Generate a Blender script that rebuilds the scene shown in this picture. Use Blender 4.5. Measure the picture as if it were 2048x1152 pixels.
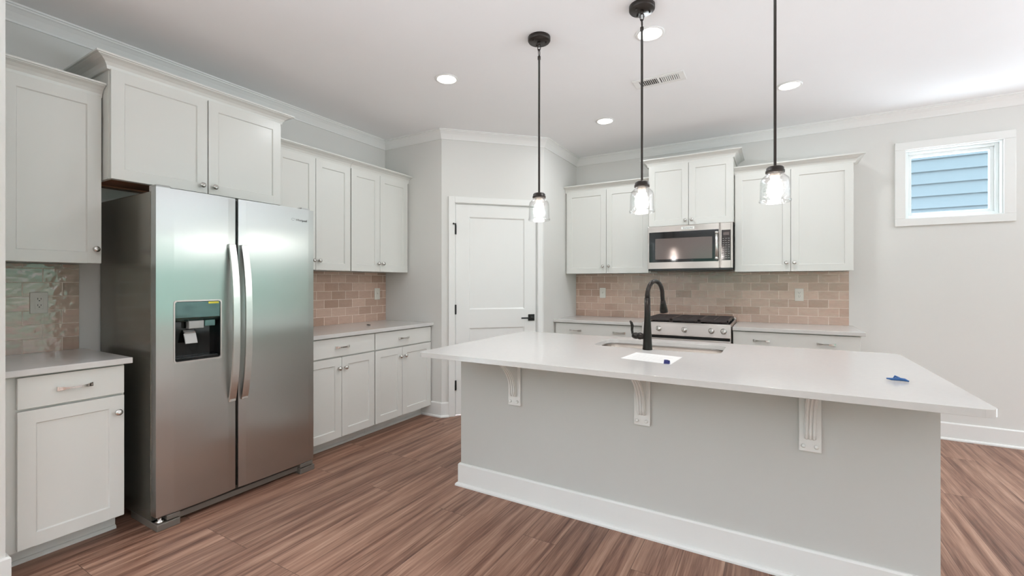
import bpy, bmesh, math, random
from mathutils import Vector, Matrix

for _o in list(bpy.data.objects):
    bpy.data.objects.remove(_o)
SC = bpy.context.scene
COL = SC.collection
PI = math.pi
random.seed(7)

# ------------------------------------------------------------------ camera
FPX, U0, V0, CAM_H, YAW = 896.0, 1024.0, 566.8, 1.270, math.radians(30.08)
cam_data = bpy.data.cameras.new('camera')
cam = bpy.data.objects.new('camera', cam_data)
COL.objects.link(cam)
cam.location = (0, 0, CAM_H)
cam.rotation_euler = (PI / 2, 0, YAW)
cam_data.sensor_fit = 'HORIZONTAL'
cam_data.sensor_width = 36.0
cam_data.lens = FPX / 2048 * 36.0
cam_data.shift_x = 0.0
cam_data.shift_y = -(576.0 - V0) / 2048
cam_data.clip_start = 0.02
SC.camera = cam

# ------------------------------------------------------------------ world, exposure
SC.view_settings.view_transform = 'Standard'
SC.view_settings.look = 'None'
SC.view_settings.gamma = 1.0
SC.view_settings.use_curve_mapping = False
SC.view_settings.exposure = 0.79
WORLD_STRENGTH = 1.0
DOWNLIGHT_W = 3.2
PENDANT_W = 1.2

world = bpy.data.worlds.new('outdoors')
SC.world = world
world.use_nodes = True
wn = world.node_tree.nodes
wl = world.node_tree.links
bg = wn['Background']
tc = wn.new('ShaderNodeTexCoord')
sep = wn.new('ShaderNodeSeparateXYZ')
noi = wn.new('ShaderNodeTexNoise')
noi.inputs['Scale'].default_value = 9.0
noi.inputs['Detail'].default_value = 4.0
add = wn.new('ShaderNodeMath'); add.operation = 'MULTIPLY_ADD'
add.inputs[1].default_value = 0.05
ramp = wn.new('ShaderNodeValToRGB')
cr = ramp.color_ramp
cr.elements[0].position = 0.395; cr.elements[0].color = (5.6, 6.2, 7.1, 1)
cr.elements[1].position = 1.0; cr.elements[1].color = (7.6, 9.0, 10.6, 1)
for p, c in ((.43, (.45, .70, .60, 1)), (.445, (.14, .32, .25, 1)), (.475, (.26, .62, .50, 1)), (.520, (.30, .70, .59, 1)), (.538, (.78, .90, .88, 1)), (.61, (.85, .92, .95, 1)), (.69, (4.2, 4.8, 5.4, 1))):
    e = cr.elements.new(p); e.color = c
half = wn.new('ShaderNodeMath'); half.operation = 'MULTIPLY_ADD'
half.inputs[1].default_value = 0.5; half.inputs[2].default_value = 0.475
wl.new(tc.outputs['Generated'], sep.inputs[0])
wl.new(tc.outputs['Generated'], noi.inputs['Vector'])
wl.new(sep.outputs['Z'], half.inputs[0])
wl.new(noi.outputs['Fac'], add.inputs[0])
wl.new(half.outputs[0], add.inputs[2])
wl.new(add.outputs[0], ramp.inputs[0])
wl.new(ramp.outputs[0], bg.inputs['Color'])
bg.inputs['Strength'].default_value = WORLD_STRENGTH


def area_light(name, loc, rot, sx, sy, power, color=(1, 1, 1), portal=False, parent=None, shape='RECTANGLE', spread=PI):
    d = bpy.data.lights.new(name, 'AREA')
    d.shape = shape
    d.size = sx
    if shape == 'RECTANGLE':
        d.size_y = sy
    d.energy = power
    d.color = color
    d.spread = spread
    if portal:
        d.cycles.is_portal = True
    o = bpy.data.objects.new(name, d)
    COL.objects.link(o)
    o.location = loc
    o.rotation_euler = rot
    if parent is not None:
        o.parent = parent
    return o


# daylight enters through the glazing of the room (portals sample the sky there)
area_light('daylight_patio', (6.46, 2.9, 1.25), (0, PI / 2, 0), 2.4, 3.9, 1, portal=True)
area_light('daylight_left', (-2.70, -1.75, 1.28), (0, -PI / 2, 0), 2.35, 3.9, 1, portal=True)  # portal of the added left windows
area_light('daylight_side', (6.46, -2.1, 1.25), (0, PI / 2, 0), 2.4, 3.0, 1, portal=True)  # portal of the added side glazing
area_light('daylight_breakfast', (3.6, 4.90, 1.25), (-PI / 2, 0, 0), 3.2, 2.4, 1, portal=True)
area_light('daylight_rear', (0.3, -4.46, 1.48), (PI / 2, 0, 0), 4.6, 1.75, 1, portal=True)

# ------------------------------------------------------------------ materials
def lin(c):
    c = c / 255.0
    return c / 12.92 if c <= 0.04045 else ((c + 0.055) / 1.055) ** 2.4


def rgb(r, g, b):
    return (lin(r), lin(g), lin(b), 1.0)


def new_mat(name):
    m = bpy.data.materials.new(name)
    m.use_nodes = True
    nt = m.node_tree
    return m, nt, nt.nodes['Principled BSDF']


def simple(name, col, rough=0.5, metal=0.0, noise=0.0, nscale=60.0, spec=0.5, bump=0.0, coat=0.0):
    m, nt, b = new_mat(name)
    b.inputs['Base Color'].default_value = col
    b.inputs['Roughness'].default_value = rough
    b.inputs['Metallic'].default_value = metal
    b.inputs['Specular IOR Level'].default_value = spec
    b.inputs['Coat Weight'].default_value = coat
    if noise or bump:
        t = nt.nodes.new('ShaderNodeTexCoord')
        n = nt.nodes.new('ShaderNodeTexNoise')
        n.inputs['Scale'].default_value = nscale
        n.inputs['Detail'].default_value = 3
        nt.links.new(t.outputs['Object'], n.inputs['Vector'])
        if noise:
            mx = nt.nodes.new('ShaderNodeMix'); mx.data_type = 'RGBA'
            mx.inputs[6].default_value = tuple(c * (1 - noise) for c in col[:3]) + (1,)
            mx.inputs[7].default_value = tuple(min(1, c * (1 + noise)) for c in col[:3]) + (1,)
            nt.links.new(n.outputs['Fac'], mx.inputs[0])
            nt.links.new(mx.outputs[2], b.inputs['Base Color'])
        if bump:
            bp = nt.nodes.new('ShaderNodeBump')
            bp.inputs['Strength'].default_value = bump
            bp.inputs['Distance'].default_value = 0.001
            nt.links.new(n.outputs['Fac'], bp.inputs['Height'])
            nt.links.new(bp.outputs[0], b.inputs['Normal'])
    return m


def emissive(name, col, strength):
    m, nt, b = new_mat(name)
    b.inputs['Base Color'].default_value = (.8, .8, .8, 1)
    b.inputs['Emission Color'].default_value = col
    b.inputs['Emission Strength'].default_value = strength
    return m


def thin_glass(name, tint=(1, 1, 1, 1), ripple=0.0, base=0.0):
    m = bpy.data.materials.new(name)
    m.use_nodes = True
    nt = m.node_tree
    for n in list(nt.nodes):
        if n.type != 'OUTPUT_MATERIAL':
            nt.nodes.remove(n)
    out = [n for n in nt.nodes if n.type == 'OUTPUT_MATERIAL'][0]
    tr = nt.nodes.new('ShaderNodeBsdfTransparent'); tr.inputs[0].default_value = tint
    gl = nt.nodes.new('ShaderNodeBsdfGlossy'); gl.inputs['Roughness'].default_value = 0.02
    lw = nt.nodes.new('ShaderNodeLayerWeight'); lw.inputs['Blend'].default_value = 0.5
    pw = nt.nodes.new('ShaderNodeMath'); pw.operation = 'POWER'; pw.inputs[1].default_value = 4.0
    nt.links.new(lw.outputs['Facing'], pw.inputs[0])
    fr = nt.nodes.new('ShaderNodeMath'); fr.operation = 'MULTIPLY_ADD'; fr.use_clamp = True
    fr.inputs[1].default_value = 0.6; fr.inputs[2].default_value = 0.04 + base
    nt.links.new(pw.outputs[0], fr.inputs[0])
    mx = nt.nodes.new('ShaderNodeMixShader')
    if ripple:
        t = nt.nodes.new('ShaderNodeTexCoord')
        n = nt.nodes.new('ShaderNodeTexVoronoi'); n.inputs['Scale'].default_value = 130
        bp = nt.nodes.new('ShaderNodeBump'); bp.inputs['Strength'].default_value = ripple; bp.inputs['Distance'].default_value = 0.002
        nt.links.new(t.outputs['Object'], n.inputs['Vector'])
        nt.links.new(n.outputs['Distance'], bp.inputs['Height'])
        nt.links.new(bp.outputs[0], gl.inputs['Normal'])
        nt.links.new(bp.outputs[0], lw.inputs['Normal'])
    fac = fr.outputs[0]
    nt.links.new(fac, mx.inputs[0])
    nt.links.new(tr.outputs[0], mx.inputs[1])
    nt.links.new(gl.outputs[0], mx.inputs[2])
    nt.links.new(mx.outputs[0], out.inputs[0])
    return m


def brushed(name, col, rough=0.25, axis='Z', wave=0.0, smear=None, aniso=0.85, grain=0.03):
    """Brushed stainless: fine grain stretched along the panel, faint long waves."""
    m, nt, b = new_mat(name)
    b.inputs['Metallic'].default_value = 1.0
    b.inputs['Base Color'].default_value = col
    t = nt.nodes.new('ShaderNodeTexCoord')
    mp = nt.nodes.new('ShaderNodeMapping')
    sc = [3.0, 3.0, 3.0]
    sc['XYZ'.index(axis)] = 420.0
    mp.inputs['Scale'].default_value = sc
    n = nt.nodes.new('ShaderNodeTexNoise'); n.inputs['Scale'].default_value = 1.0; n.inputs['Detail'].default_value = 4
    nt.links.new(t.outputs['Object'], mp.inputs[0]); nt.links.new(mp.outputs[0], n.inputs['Vector'])
    mr = nt.nodes.new('ShaderNodeMapRange')
    mr.inputs['To Min'].default_value = rough * 0.92; mr.inputs['To Max'].default_value = rough * 1.08
    nt.links.new(n.outputs['Fac'], mr.inputs[0]); nt.links.new(mr.outputs[0], b.inputs['Roughness'])
    bp = nt.nodes.new('ShaderNodeBump'); bp.inputs['Strength'].default_value = grain; bp.inputs['Distance'].default_value = 0.0008
    nt.links.new(n.outputs['Fac'], bp.inputs['Height'])
    last = bp
    if wave:
        n2 = nt.nodes.new('ShaderNodeTexNoise'); n2.inputs['Scale'].default_value = 1.0; n2.inputs['Detail'].default_value = 1
        mp2 = nt.nodes.new('ShaderNodeMapping'); s2 = [1.4, 1.4, 1.4]; s2['XYZ'.index(axis)] = 3.2
        mp2.inputs['Scale'].default_value = s2
        nt.links.new(t.outputs['Object'], mp2.inputs[0]); nt.links.new(mp2.outputs[0], n2.inputs['Vector'])
        b2 = nt.nodes.new('ShaderNodeBump'); b2.inputs['Strength'].default_value = 1.0; b2.inputs['Distance'].default_value = wave
        nt.links.new(n2.outputs['Fac'], b2.inputs['Height']); nt.links.new(bp.outputs[0], b2.inputs['Normal'])
        last = b2
    nt.links.new(last.outputs[0], b.inputs['Normal'])
    if smear:      # brushing stretches reflections across the grain
        tg = nt.nodes.new('ShaderNodeTangent')
        tg.direction_type = 'RADIAL'; tg.axis = smear
        nt.links.new(tg.outputs[0], b.inputs['Tangent'])
        b.inputs['Anisotropic'].default_value = aniso
    return m


def tile_mat(name, horiz, z0, h0, ior=1.5):
    """Glossy handmade 3x6 tiles in running bond; horiz = 'X' or 'Y' runs along the wall."""
    m, nt, b = new_mat(name)
    N, L = nt.nodes, nt.links
    t = N.new('ShaderNodeTexCoord')
    s = N.new('ShaderNodeSeparateXYZ'); L.new(t.outputs['Object'], s.inputs[0])
    c = N.new('ShaderNodeCombineXYZ')
    a1 = N.new('ShaderNodeMath'); a1.operation = 'SUBTRACT'; a1.inputs[1].default_value = h0
    a2 = N.new('ShaderNodeMath'); a2.operation = 'SUBTRACT'; a2.inputs[1].default_value = z0
    L.new(s.outputs[horiz], a1.inputs[0]); L.new(s.outputs['Z'], a2.inputs[0])
    L.new(a1.outputs[0], c.inputs[0]); L.new(a2.outputs[0], c.inputs[1])
    br = N.new('ShaderNodeTexBrick')
    br.offset = 0.5
    br.inputs['Scale'].default_value = 1.0
    br.inputs['Brick Width'].default_value = 0.1545
    br.inputs['Row Height'].default_value = 0.0765
    br.inputs['Mortar Size'].default_value = 0.0023
    br.inputs['Mortar Smooth'].default_value = 0.3
    br.inputs['Color1'].default_value = rgb(212, 179, 161)
    br.inputs['Color2'].default_value = rgb(180, 148, 130)
    br.inputs['Mortar'].default_value = rgb(246, 226, 212)
    L.new(c.outputs[0], br.inputs['Vector'])
    n = N.new('ShaderNodeTexNoise'); n.inputs['Scale'].default_value = 1.0; n.inputs['Detail'].default_value = 5
    mp = N.new('ShaderNodeMapping'); mp.inputs['Scale'].default_value = (16, 60, 16)
    L.new(c.outputs[0], mp.inputs[0]); L.new(mp.outputs[0], n.inputs['Vector'])
    mr = N.new('ShaderNodeMapRange'); mr.inputs['To Min'].default_value = 0.86; mr.inputs['To Max'].default_value = 1.12
    L.new(n.outputs['Fac'], mr.inputs[0])
    mx = N.new('ShaderNodeMix'); mx.data_type = 'RGBA'; mx.blend_type = 'MULTIPLY'; mx.inputs[0].default_value = 1.0
    L.new(br.outputs['Color'], mx.inputs[6]); L.new(mr.outputs[0], mx.inputs[7])
    L.new(mx.outputs[2], b.inputs['Base Color'])
    rr = N.new('ShaderNodeMapRange'); rr.inputs['To Min'].default_value = 0.07; rr.inputs['To Max'].default_value = 0.7
    L.new(br.outputs['Fac'], rr.inputs[0]); L.new(rr.outputs[0], b.inputs['Roughness'])
    inv = N.new('ShaderNodeMath'); inv.operation = 'SUBTRACT'; inv.inputs[0].default_value = 1.0
    L.new(br.outputs['Fac'], inv.inputs[1])
    b1 = N.new('ShaderNodeBump'); b1.inputs['Strength'].default_value = 0.8; b1.inputs['Distance'].default_value = 0.002
    L.new(inv.outputs[0], b1.inputs['Height'])
    n2 = N.new('ShaderNodeTexNoise'); n2.inputs['Scale'].default_value = 24.0; n2.inputs['Detail'].default_value = 1.5
    L.new(c.outputs[0], n2.inputs['Vector'])
    b2 = N.new('ShaderNodeBump'); b2.inputs['Strength'].default_value = 1.0; b2.inputs['Distance'].default_value = 0.0035
    L.new(n2.outputs['Fac'], b2.inputs['Height']); L.new(b1.outputs[0], b2.inputs['Normal'])
    L.new(b2.outputs[0], b.inputs['Normal'])
    b.inputs['IOR'].default_value = ior
    b.inputs['Specular IOR Level'].default_value = 0.8
    return m


def floor_mat():
    m, nt, b = new_mat('vinyl_plank_floor')
    N, L = nt.nodes, nt.links
    t = N.new('ShaderNodeTexCoord')
    s = N.new('ShaderNodeSeparateXYZ'); L.new(t.outputs['Object'], s.inputs[0])
    c = N.new('ShaderNodeCombineXYZ'); L.new(s.outputs['Y'], c.inputs[0]); L.new(s.outputs['X'], c.inputs[1])
    br = N.new('ShaderNodeTexBrick'); br.offset = 0.37; br.offset_frequency = 3
    br.inputs['Brick Width'].default_value = 1.22; br.inputs['Row Height'].default_value = 0.181
    br.inputs['Scale'].default_value = 1.0
    br.inputs['Mortar Size'].default_value = 0.0012; br.inputs['Mortar Smooth'].default_value = 0.2
    br.inputs['Color1'].default_value = (0, 0, 0, 1); br.inputs['Color2'].default_value = (1, 1, 1, 1)
    br.inputs['Mortar'].default_value = (.3, .3, .3, 1)
    L.new(c.outputs[0], br.inputs['Vector'])
    # every plank gets its own slice of the grain noise
    off = N.new('ShaderNodeVectorMath'); off.operation = 'MULTIPLY_ADD'
    off.inputs[1].default_value = (0, 0, 37.0)
    L.new(br.outputs['Color'], off.inputs[0]); L.new(c.outputs[0], off.inputs[2])
    mp = N.new('ShaderNodeMapping'); mp.inputs['Scale'].default_value = (1.1, 24.0, 1.0)
    L.new(off.outputs[0], mp.inputs[0])
    n1 = N.new('ShaderNodeTexNoise'); n1.inputs['Scale'].default_value = 1.0; n1.inputs['Detail'].default_value = 6; n1.inputs['Roughness'].default_value = 0.62; n1.inputs['Distortion'].default_value = 0.5
    L.new(mp.outputs[0], n1.inputs['Vector'])
    mp2 = N.new('ShaderNodeMapping'); mp2.inputs['Scale'].default_value = (6.0, 170.0, 1.0)
    L.new(off.outputs[0], mp2.inputs[0])
    n2 = N.new('ShaderNodeTexNoise'); n2.inputs['Scale'].default_value = 1.0; n2.inputs['Detail'].default_value = 3
    L.new(mp2.outputs[0], n2.inputs['Vector'])
    ad = N.new('ShaderNodeMath'); ad.operation = 'MULTIPLY_ADD'; ad.inputs[1].default_value = 0.34
    L.new(n2.outputs['Fac'], ad.inputs[0])
    L.new(n1.outputs['Fac'], ad.inputs[2])
    rp = N.new('ShaderNodeValToRGB')
    e = rp.color_ramp.elements
    e[0].position = 0.42; e[0].color = rgb(84, 54, 42)
    e[1].position = 0.90; e[1].color = rgb(192, 154, 132)
    k = rp.color_ramp.elements.new(0.56); k.color = rgb(124, 88, 72)
    k = rp.color_ramp.elements.new(0.72); k.color = rgb(160, 121, 101)
    L.new(ad.outputs[0], rp.inputs[0])
    mr = N.new('ShaderNodeMapRange'); mr.inputs['To Min'].default_value = 0.88; mr.inputs['To Max'].default_value = 1.10
    L.new(br.outputs['Color'], mr.inputs[0])
    mx = N.new('ShaderNodeMix'); mx.data_type = 'RGBA'; mx.blend_type = 'MULTIPLY'; mx.inputs[0].default_value = 1.0
    L.new(rp.outputs[0], mx.inputs[6]); L.new(mr.outputs[0], mx.inputs[7])
    mx2 = N.new('ShaderNodeMix'); mx2.data_type = 'RGBA'
    mx2.inputs[7].default_value = rgb(92, 66, 54)
    L.new(br.outputs['Fac'], mx2.inputs[0]); L.new(mx.outputs[2], mx2.inputs[6])
    L.new(mx2.outputs[2], b.inputs['Base Color'])
    b.inputs['Roughness'].default_value = 0.46
    b.inputs['Specular IOR Level'].default_value = 0.4
    bp = N.new('ShaderNodeBump'); bp.inputs['Strength'].default_value = 0.25; bp.inputs['Distance'].default_value = 0.001
    L.new(ad.outputs[0], bp.inputs['Height']); L.new(bp.outputs[0], b.inputs['Normal'])
    return m


M = {}
M['wall'] = simple('greige_wall_paint', rgb(224, 221, 216), 0.75, noise=0.012, nscale=3, bump=0.08)
M['ceiling'] = simple('ceiling_paint', rgb(245, 244, 243), 0.85, noise=0.01, nscale=4)
M['trim'] = simple('white_trim_paint', rgb(236, 234, 230), 0.35, noise=0.008, nscale=5)
M['island'] = simple('island_shaded_wall_paint', rgb(205, 203, 198), 0.55, noise=0.01, nscale=3)  # wall paint darkened, the shade on the island put into its colour
M['cab'] = simple('white_cabinet_lacquer', rgb(224, 222, 216), 0.28, noise=0.006, nscale=4)
M['cab_in'] = simple('cabinet_underside_wood', rgb(150, 96, 62), 0.5, noise=0.2, nscale=14)
M['quartz'] = simple('white_quartz', rgb(212, 208, 204), 0.14, noise=0.03, nscale=45)
M['floor'] = floor_mat()
M['steel'] = brushed('brushed_stainless', (.50, .45, .42, 1), 0.30, 'Z', smear='X', aniso=.8)
M['steel_fridge'] = brushed('fridge_stainless', (.54, .545, .53, 1), 0.29, 'Z', wave=0.004, smear='Z', aniso=.93, grain=0.004)
M['steel_sink'] = brushed('sink_stainless', (.74, .70, .66, 1), 0.32, 'Z')
M['chrome'] = simple('polished_nickel', (.66, .64, .61, 1), 0.12, 1.0, noise=0.02)
M['satin'] = simple('satin_nickel', (.72, .70, .67, 1), 0.28, 1.0, noise=0.02)
M['fridge_side'] = simple('fridge_side_grey', rgb(122, 118, 108), 0.22, 0.55, noise=0.04, nscale=8)
M['fridge_foot'] = simple('fridge_foot_grey', rgb(120, 112, 104), 0.4, 0.2, noise=0.03)
M['black'] = simple('black_plastic', rgb(14, 14, 14), 0.3, noise=0.1)
M['gloss_black'] = simple('gloss_black', rgb(16, 16, 17), 0.06, noise=0.1)
M['dark_glass'] = simple('dark_oven_glass', rgb(40, 36, 34), 0.05, noise=0.1)
M['mesh_glass'] = simple('microwave_window', rgb(112, 100, 96), 0.10, 0.35, noise=0.1, nscale=300)
M['panel_glass'] = simple('control_panel_glass', rgb(58, 50, 48), 0.08, 0.3, noise=0.1)
M['dispenser'] = simple('dispenser_panel', rgb(88, 112, 108), 0.08, 0.75, noise=0.2, nscale=20)  # dark panel given the teal of its reflection as base colour
M['grey_plastic'] = simple('grey_plastic', rgb(170, 168, 165), 0.35, 0.3, noise=0.03)
M['legend'] = simple('light_legend', rgb(170, 165, 160), 0.5, noise=0.02)
M['grey_legend'] = simple('grey_legend', rgb(96, 94, 92), 0.5, noise=0.02)
M['yellow'] = simple('yellow_sticker', rgb(226, 214, 70), 0.5, noise=0.04)
M['iron'] = simple('cast_iron_grate', rgb(62, 52, 50), 0.45, noise=0.15, nscale=90)
M['bronze'] = simple('oil_rubbed_bronze', rgb(44, 39, 36), 0.28, 0.7, noise=0.1, nscale=25)
M['bronze_rod'] = simple('pendant_dark_bronze', rgb(58, 52, 48), 0.38, 0.6, noise=0.1, nscale=25)
M['matte_black'] = simple('matte_black_hardware', rgb(30, 29, 28), 0.42, 0.3, noise=0.1)
M['shade'] = thin_glass('seeded_glass', ripple=0.35, base=0.10)
M['pane'] = thin_glass('window_glass', (.97, .99, .98, 1))
M['bulb'] = emissive('bulb_glow', (1.0, .96, .90, 1), 20.0)
M['led'] = emissive('downlight_glow', (1.0, .985, .96, 1), 9.0)
M['socket'] = simple('lamp_socket', rgb(225, 210, 196), 0.4, noise=0.02)
M['plate'] = simple('white_cover_plate', rgb(226, 220, 210), 0.35, noise=0.01)
M['slot'] = simple('outlet_slot', rgb(40, 38, 36), 0.6, noise=0.05)
M['paper'] = simple('paper_sheet', rgb(224, 222, 219), 0.7, noise=0.01)
M['ink'] = simple('printed_ink', rgb(186, 182, 180), 0.7, noise=0.02)
M['blue'] = simple('blue_plastic', rgb(42, 92, 150), 0.35, noise=0.06)
M['navy'] = simple('navy_plastic', rgb(38, 42, 110), 0.35, noise=0.06)
M['vinyl'] = simple('white_vinyl_frame', rgb(240, 242, 240), 0.3, noise=0.008)
M['siding'] = simple('blue_grey_siding', rgb(72, 83, 87), 0.7, noise=0.05, nscale=30)
M['vent_dark'] = simple('vent_duct_dark', rgb(70, 66, 64), 0.7, noise=0.05)
M['tile_back'] = tile_mat('tile_back', 'X', .893, .059)
M['tile_far'] = tile_mat('tile_far', 'Y', .893, .06)
M['tile_near'] = tile_mat('tile_near', 'Y', .893, .06, 1.7)


# ------------------------------------------------------------------ mesh builder
class MB:
    def __init__(self):
        self.bm = bmesh.new()

    def _merge(self, tmp, smooth):
        me = bpy.data.meshes.new('tmp')
        for f in tmp.faces:
            f.smooth = smooth
        tmp.to_mesh(me); tmp.free()
        self.bm.from_mesh(me)
        bpy.data.meshes.remove(me)
        return self

    def box(self, x0, x1, y0, y1, z0, z1, bev=0.0, seg=2):
        t = bmesh.new()
        bmesh.ops.create_cube(t, size=1.0)
        for v in t.verts:
            v.co = Vector(((x0 + x1) / 2 + v.co.x * (x1 - x0), (y0 + y1) / 2 + v.co.y * (y1 - y0), (z0 + z1) / 2 + v.co.z * (z1 - z0)))
        if bev:
            bmesh.ops.bevel(t, geom=t.edges[:], offset=bev, segments=seg, profile=0.5, affect='EDGES')
        return self._merge(t, False)

    def prism(self, pts, axis, a, b, bev=0.0):
        """2-D polygon extruded along axis; pts give the other two axes in cyclic order x,y,z."""
        t = bmesh.new()

        def P(p, h):
            if axis == 'x': return Vector((h, p[0], p[1]))
            if axis == 'y': return Vector((p[0], h, p[1]))
            return Vector((p[0], p[1], h))
        v0 = [t.verts.new(P(p, a)) for p in pts]
        v1 = [t.verts.new(P(p, b)) for p in pts]
        t.faces.new(v0); t.faces.new(v1[::-1])
        n = len(pts)
        for i in range(n):
            t.faces.new((v0[i], v1[i], v1[(i + 1) % n], v0[(i + 1) % n]))
        bmesh.ops.recalc_face_normals(t, faces=t.faces[:])
        if bev:
            bmesh.ops.bevel(t, geom=t.edges[:], offset=bev, segments=2, profile=0.5, affect='EDGES')
        return self._merge(t, False)

    def lathe(self, prof, centre=(0, 0, 0), axis='z', n=32, caps=True, smooth=True):
        """prof: (radius, height) list turned about the axis through centre."""
        t = bmesh.new()
        rings = []
        c = Vector(centre)
        for r, h in prof:
            ring = []
            for i in range(n):
                a = 2 * PI * i / n
                if axis == 'z': p = Vector((r * math.cos(a), r * math.sin(a), h))
                elif axis == 'y': p = Vector((r * math.cos(a), h, r * math.sin(a)))
                else: p = Vector((h, r * math.cos(a), r * math.sin(a)))
                ring.append(t.verts.new(c + p))
            rings.append(ring)
        for a, b in zip(rings, rings[1:]):
            for i in range(n):
                t.faces.new((a[i], a[(i + 1) % n], b[(i + 1) % n], b[i]))
        if caps:
            t.faces.new(rings[0]); t.faces.new(rings[-1])
        bmesh.ops.recalc_face_normals(t, faces=t.faces[:])
        return self._merge(t, smooth)

    def tube(self, pts, rad, n=12, smooth=True, flat=None):
        """Round tube along a polyline; rad number or list; flat=(sx,sy) squashes the section."""
        t = bmesh.new()
        pts = [Vector(p) for p in pts]
        k = len(pts)
        rads = rad if isinstance(rad, (list, tuple)) else [rad] * k
        rings = []
        up = Vector((0, 0, 1))
        d0 = (pts[1] - pts[0]).normalized()
        if abs(d0.dot(up)) > 0.95: up = Vector((1, 0, 0))
        for i in range(k):
            d = (pts[min(i + 1, k - 1)] - pts[max(i - 1, 0)]).normalized()
            s = d.cross(up)
            if s.length < 1e-6: s = d.cross(Vector((0, 1, 0)))
            s.normalize()
            w = s.cross(d).normalized()
            up = w
            fx, fy = flat if flat else (1, 1)
            rings.append([t.verts.new(pts[i] + s * (rads[i] * fx * math.cos(2 * PI * j / n)) + w * (rads[i] * fy * math.sin(2 * PI * j / n))) for j in range(n)])
        for a, b in zip(rings, rings[1:]):
            for j in range(n):
                t.faces.new((a[j], a[(j + 1) % n], b[(j + 1) % n], b[j]))
        t.faces.new(rings[0]); t.faces.new(rings[-1])
        bmesh.ops.recalc_face_normals(t, faces=t.faces[:])
        return self._merge(t, smooth)

    def sweep(self, path, prof, caps=True):
        """Moulding: prof (out, z) swept along a 2-D path, out measured to the right of travel, mitred."""
        t = bmesh.new()
        P = [Vector((p[0], p[1])) for p in path]
        nrm = []
        for a, b in zip(P, P[1:]):
            d = (b - a).normalized()
            nrm.append(Vector((d.y, -d.x)))
        rings = []
        for i, p in enumerate(P):
            if i == 0: m = nrm[0]
            elif i == len(P) - 1: m = nrm[-1]
            else:
                m = nrm[i - 1] + nrm[i]
                m = m / (m.dot(nrm[i]))
            rings.append([t.verts.new((p.x + m.x * o, p.y + m.y * o, z)) for o, z in prof])
        k = len(prof)
        for a, b in zip(rings, rings[1:]):
            for j in range(k):
                t.faces.new((a[j], a[(j + 1) % k], b[(j + 1) % k], b[j]))
        if caps:
            t.faces.new(rings[0]); t.faces.new(rings[-1])
        bmesh.ops.recalc_face_normals(t, faces=t.faces[:])
        return self._merge(t, False)

    def loft(self, loops, cap0=False, cap1=False, smooth=True):
        t = bmesh.new()
        rings = [[t.verts.new(p) for p in lp] for lp in loops]
        n = len(rings[0])
        for a, b in zip(rings, rings[1:]):
            for j in range(n):
                t.faces.new((a[j], a[(j + 1) % n], b[(j + 1) % n], b[j]))
        if cap0: t.faces.new(rings[0])
        if cap1: t.faces.new(rings[-1])
        bmesh.ops.recalc_face_normals(t, faces=t.faces[:])
        return self._merge(t, smooth)

    def slab(self, outer, holes, z0, z1):
        """Flat slab with holes from 2-D loops."""
        t = bmesh.new()
        edges = []
        for lp in [outer] + holes:
            vs = [t.verts.new((p[0], p[1], z0)) for p in lp]
            edges += [t.edges.new((vs[i], vs[(i + 1) % len(vs)])) for i in range(len(vs))]
        bmesh.ops.triangle_fill(t, use_beauty=True, use_dissolve=False, edges=edges)
        r = bmesh.ops.extrude_face_region(t, geom=t.faces[:])
        for g in r['geom']:
            if isinstance(g, bmesh.types.BMVert): g.co.z = z1
        bmesh.ops.recalc_face_normals(t, faces=t.faces[:])
        return self._merge(t, False)

    def build(self, name, mat, parent=None, loc=None, bevel=0.0):
        me = bpy.data.meshes.new(name)
        self.bm.to_mesh(me); self.bm.free()
        me.materials.append(mat)
        o = bpy.data.objects.new(name, me)
        COL.objects.link(o)
        if parent is not None: o.parent = parent
        if loc is not None: o.location = loc
        if bevel:
            md = o.modifiers.new('soft_edges', 'BEVEL')
            md.width = bevel; md.segments = 2; md.limit_method = 'ANGLE'; md.angle_limit = math.radians(40)
        return o


def rrect(cx, cy, hx, hy, r, n=8):
    out = []
    for sx, sy, a0 in ((1, 1, 0), (-1, 1, PI / 2), (-1, -1, PI), (1, -1, 1.5 * PI)):
        for i in range(n + 1):
            a = a0 + (PI / 2) * i / n
            out.append((cx + sx * (hx - r) + r * math.cos(a), cy + sy * (hy - r) + r * math.sin(a)))
    return out


def tag(o, label, cat, group=None, kind=None):
    o['label'] = label
    o['category'] = cat
    if group: o['group'] = group
    if kind: o['kind'] = kind
    return o


def thing(name, loc, label, cat, rotz=0.0, group=None):
    o = bpy.data.objects.new(name, None)
    o.empty_display_size = 0.1
    COL.objects.link(o)
    o.location = loc
    o.rotation_euler = (0, 0, rotz)
    return tag(o, label, cat, group)


def struct(o, label=None, cat=None):
    o['kind'] = 'structure'
    if label: o['label'] = label
    if cat: o['category'] = cat
    return o


def text_mesh(name, body, size, mat, parent, matrix, extrude=0.0004, bold=0.0):
    cu = bpy.data.curves.new(name + '_curve', 'FONT')
    cu.body = body; cu.size = size; cu.extrude = extrude; cu.offset = bold
    cu.align_x = 'CENTER'; cu.align_y = 'CENTER'
    tmp = bpy.data.objects.new(name + '_tmp', cu)
    COL.objects.link(tmp)
    bpy.context.view_layer.update()
    dg = bpy.context.evaluated_depsgraph_get()
    me = bpy.data.meshes.new_from_object(tmp.evaluated_get(dg))
    bpy.data.objects.remove(tmp)
    me.transform(matrix)
    me.materials.clear(); me.materials.append(mat)
    o = bpy.data.objects.new(name, me)
    COL.objects.link(o)
    o.parent = parent
    return o


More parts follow.
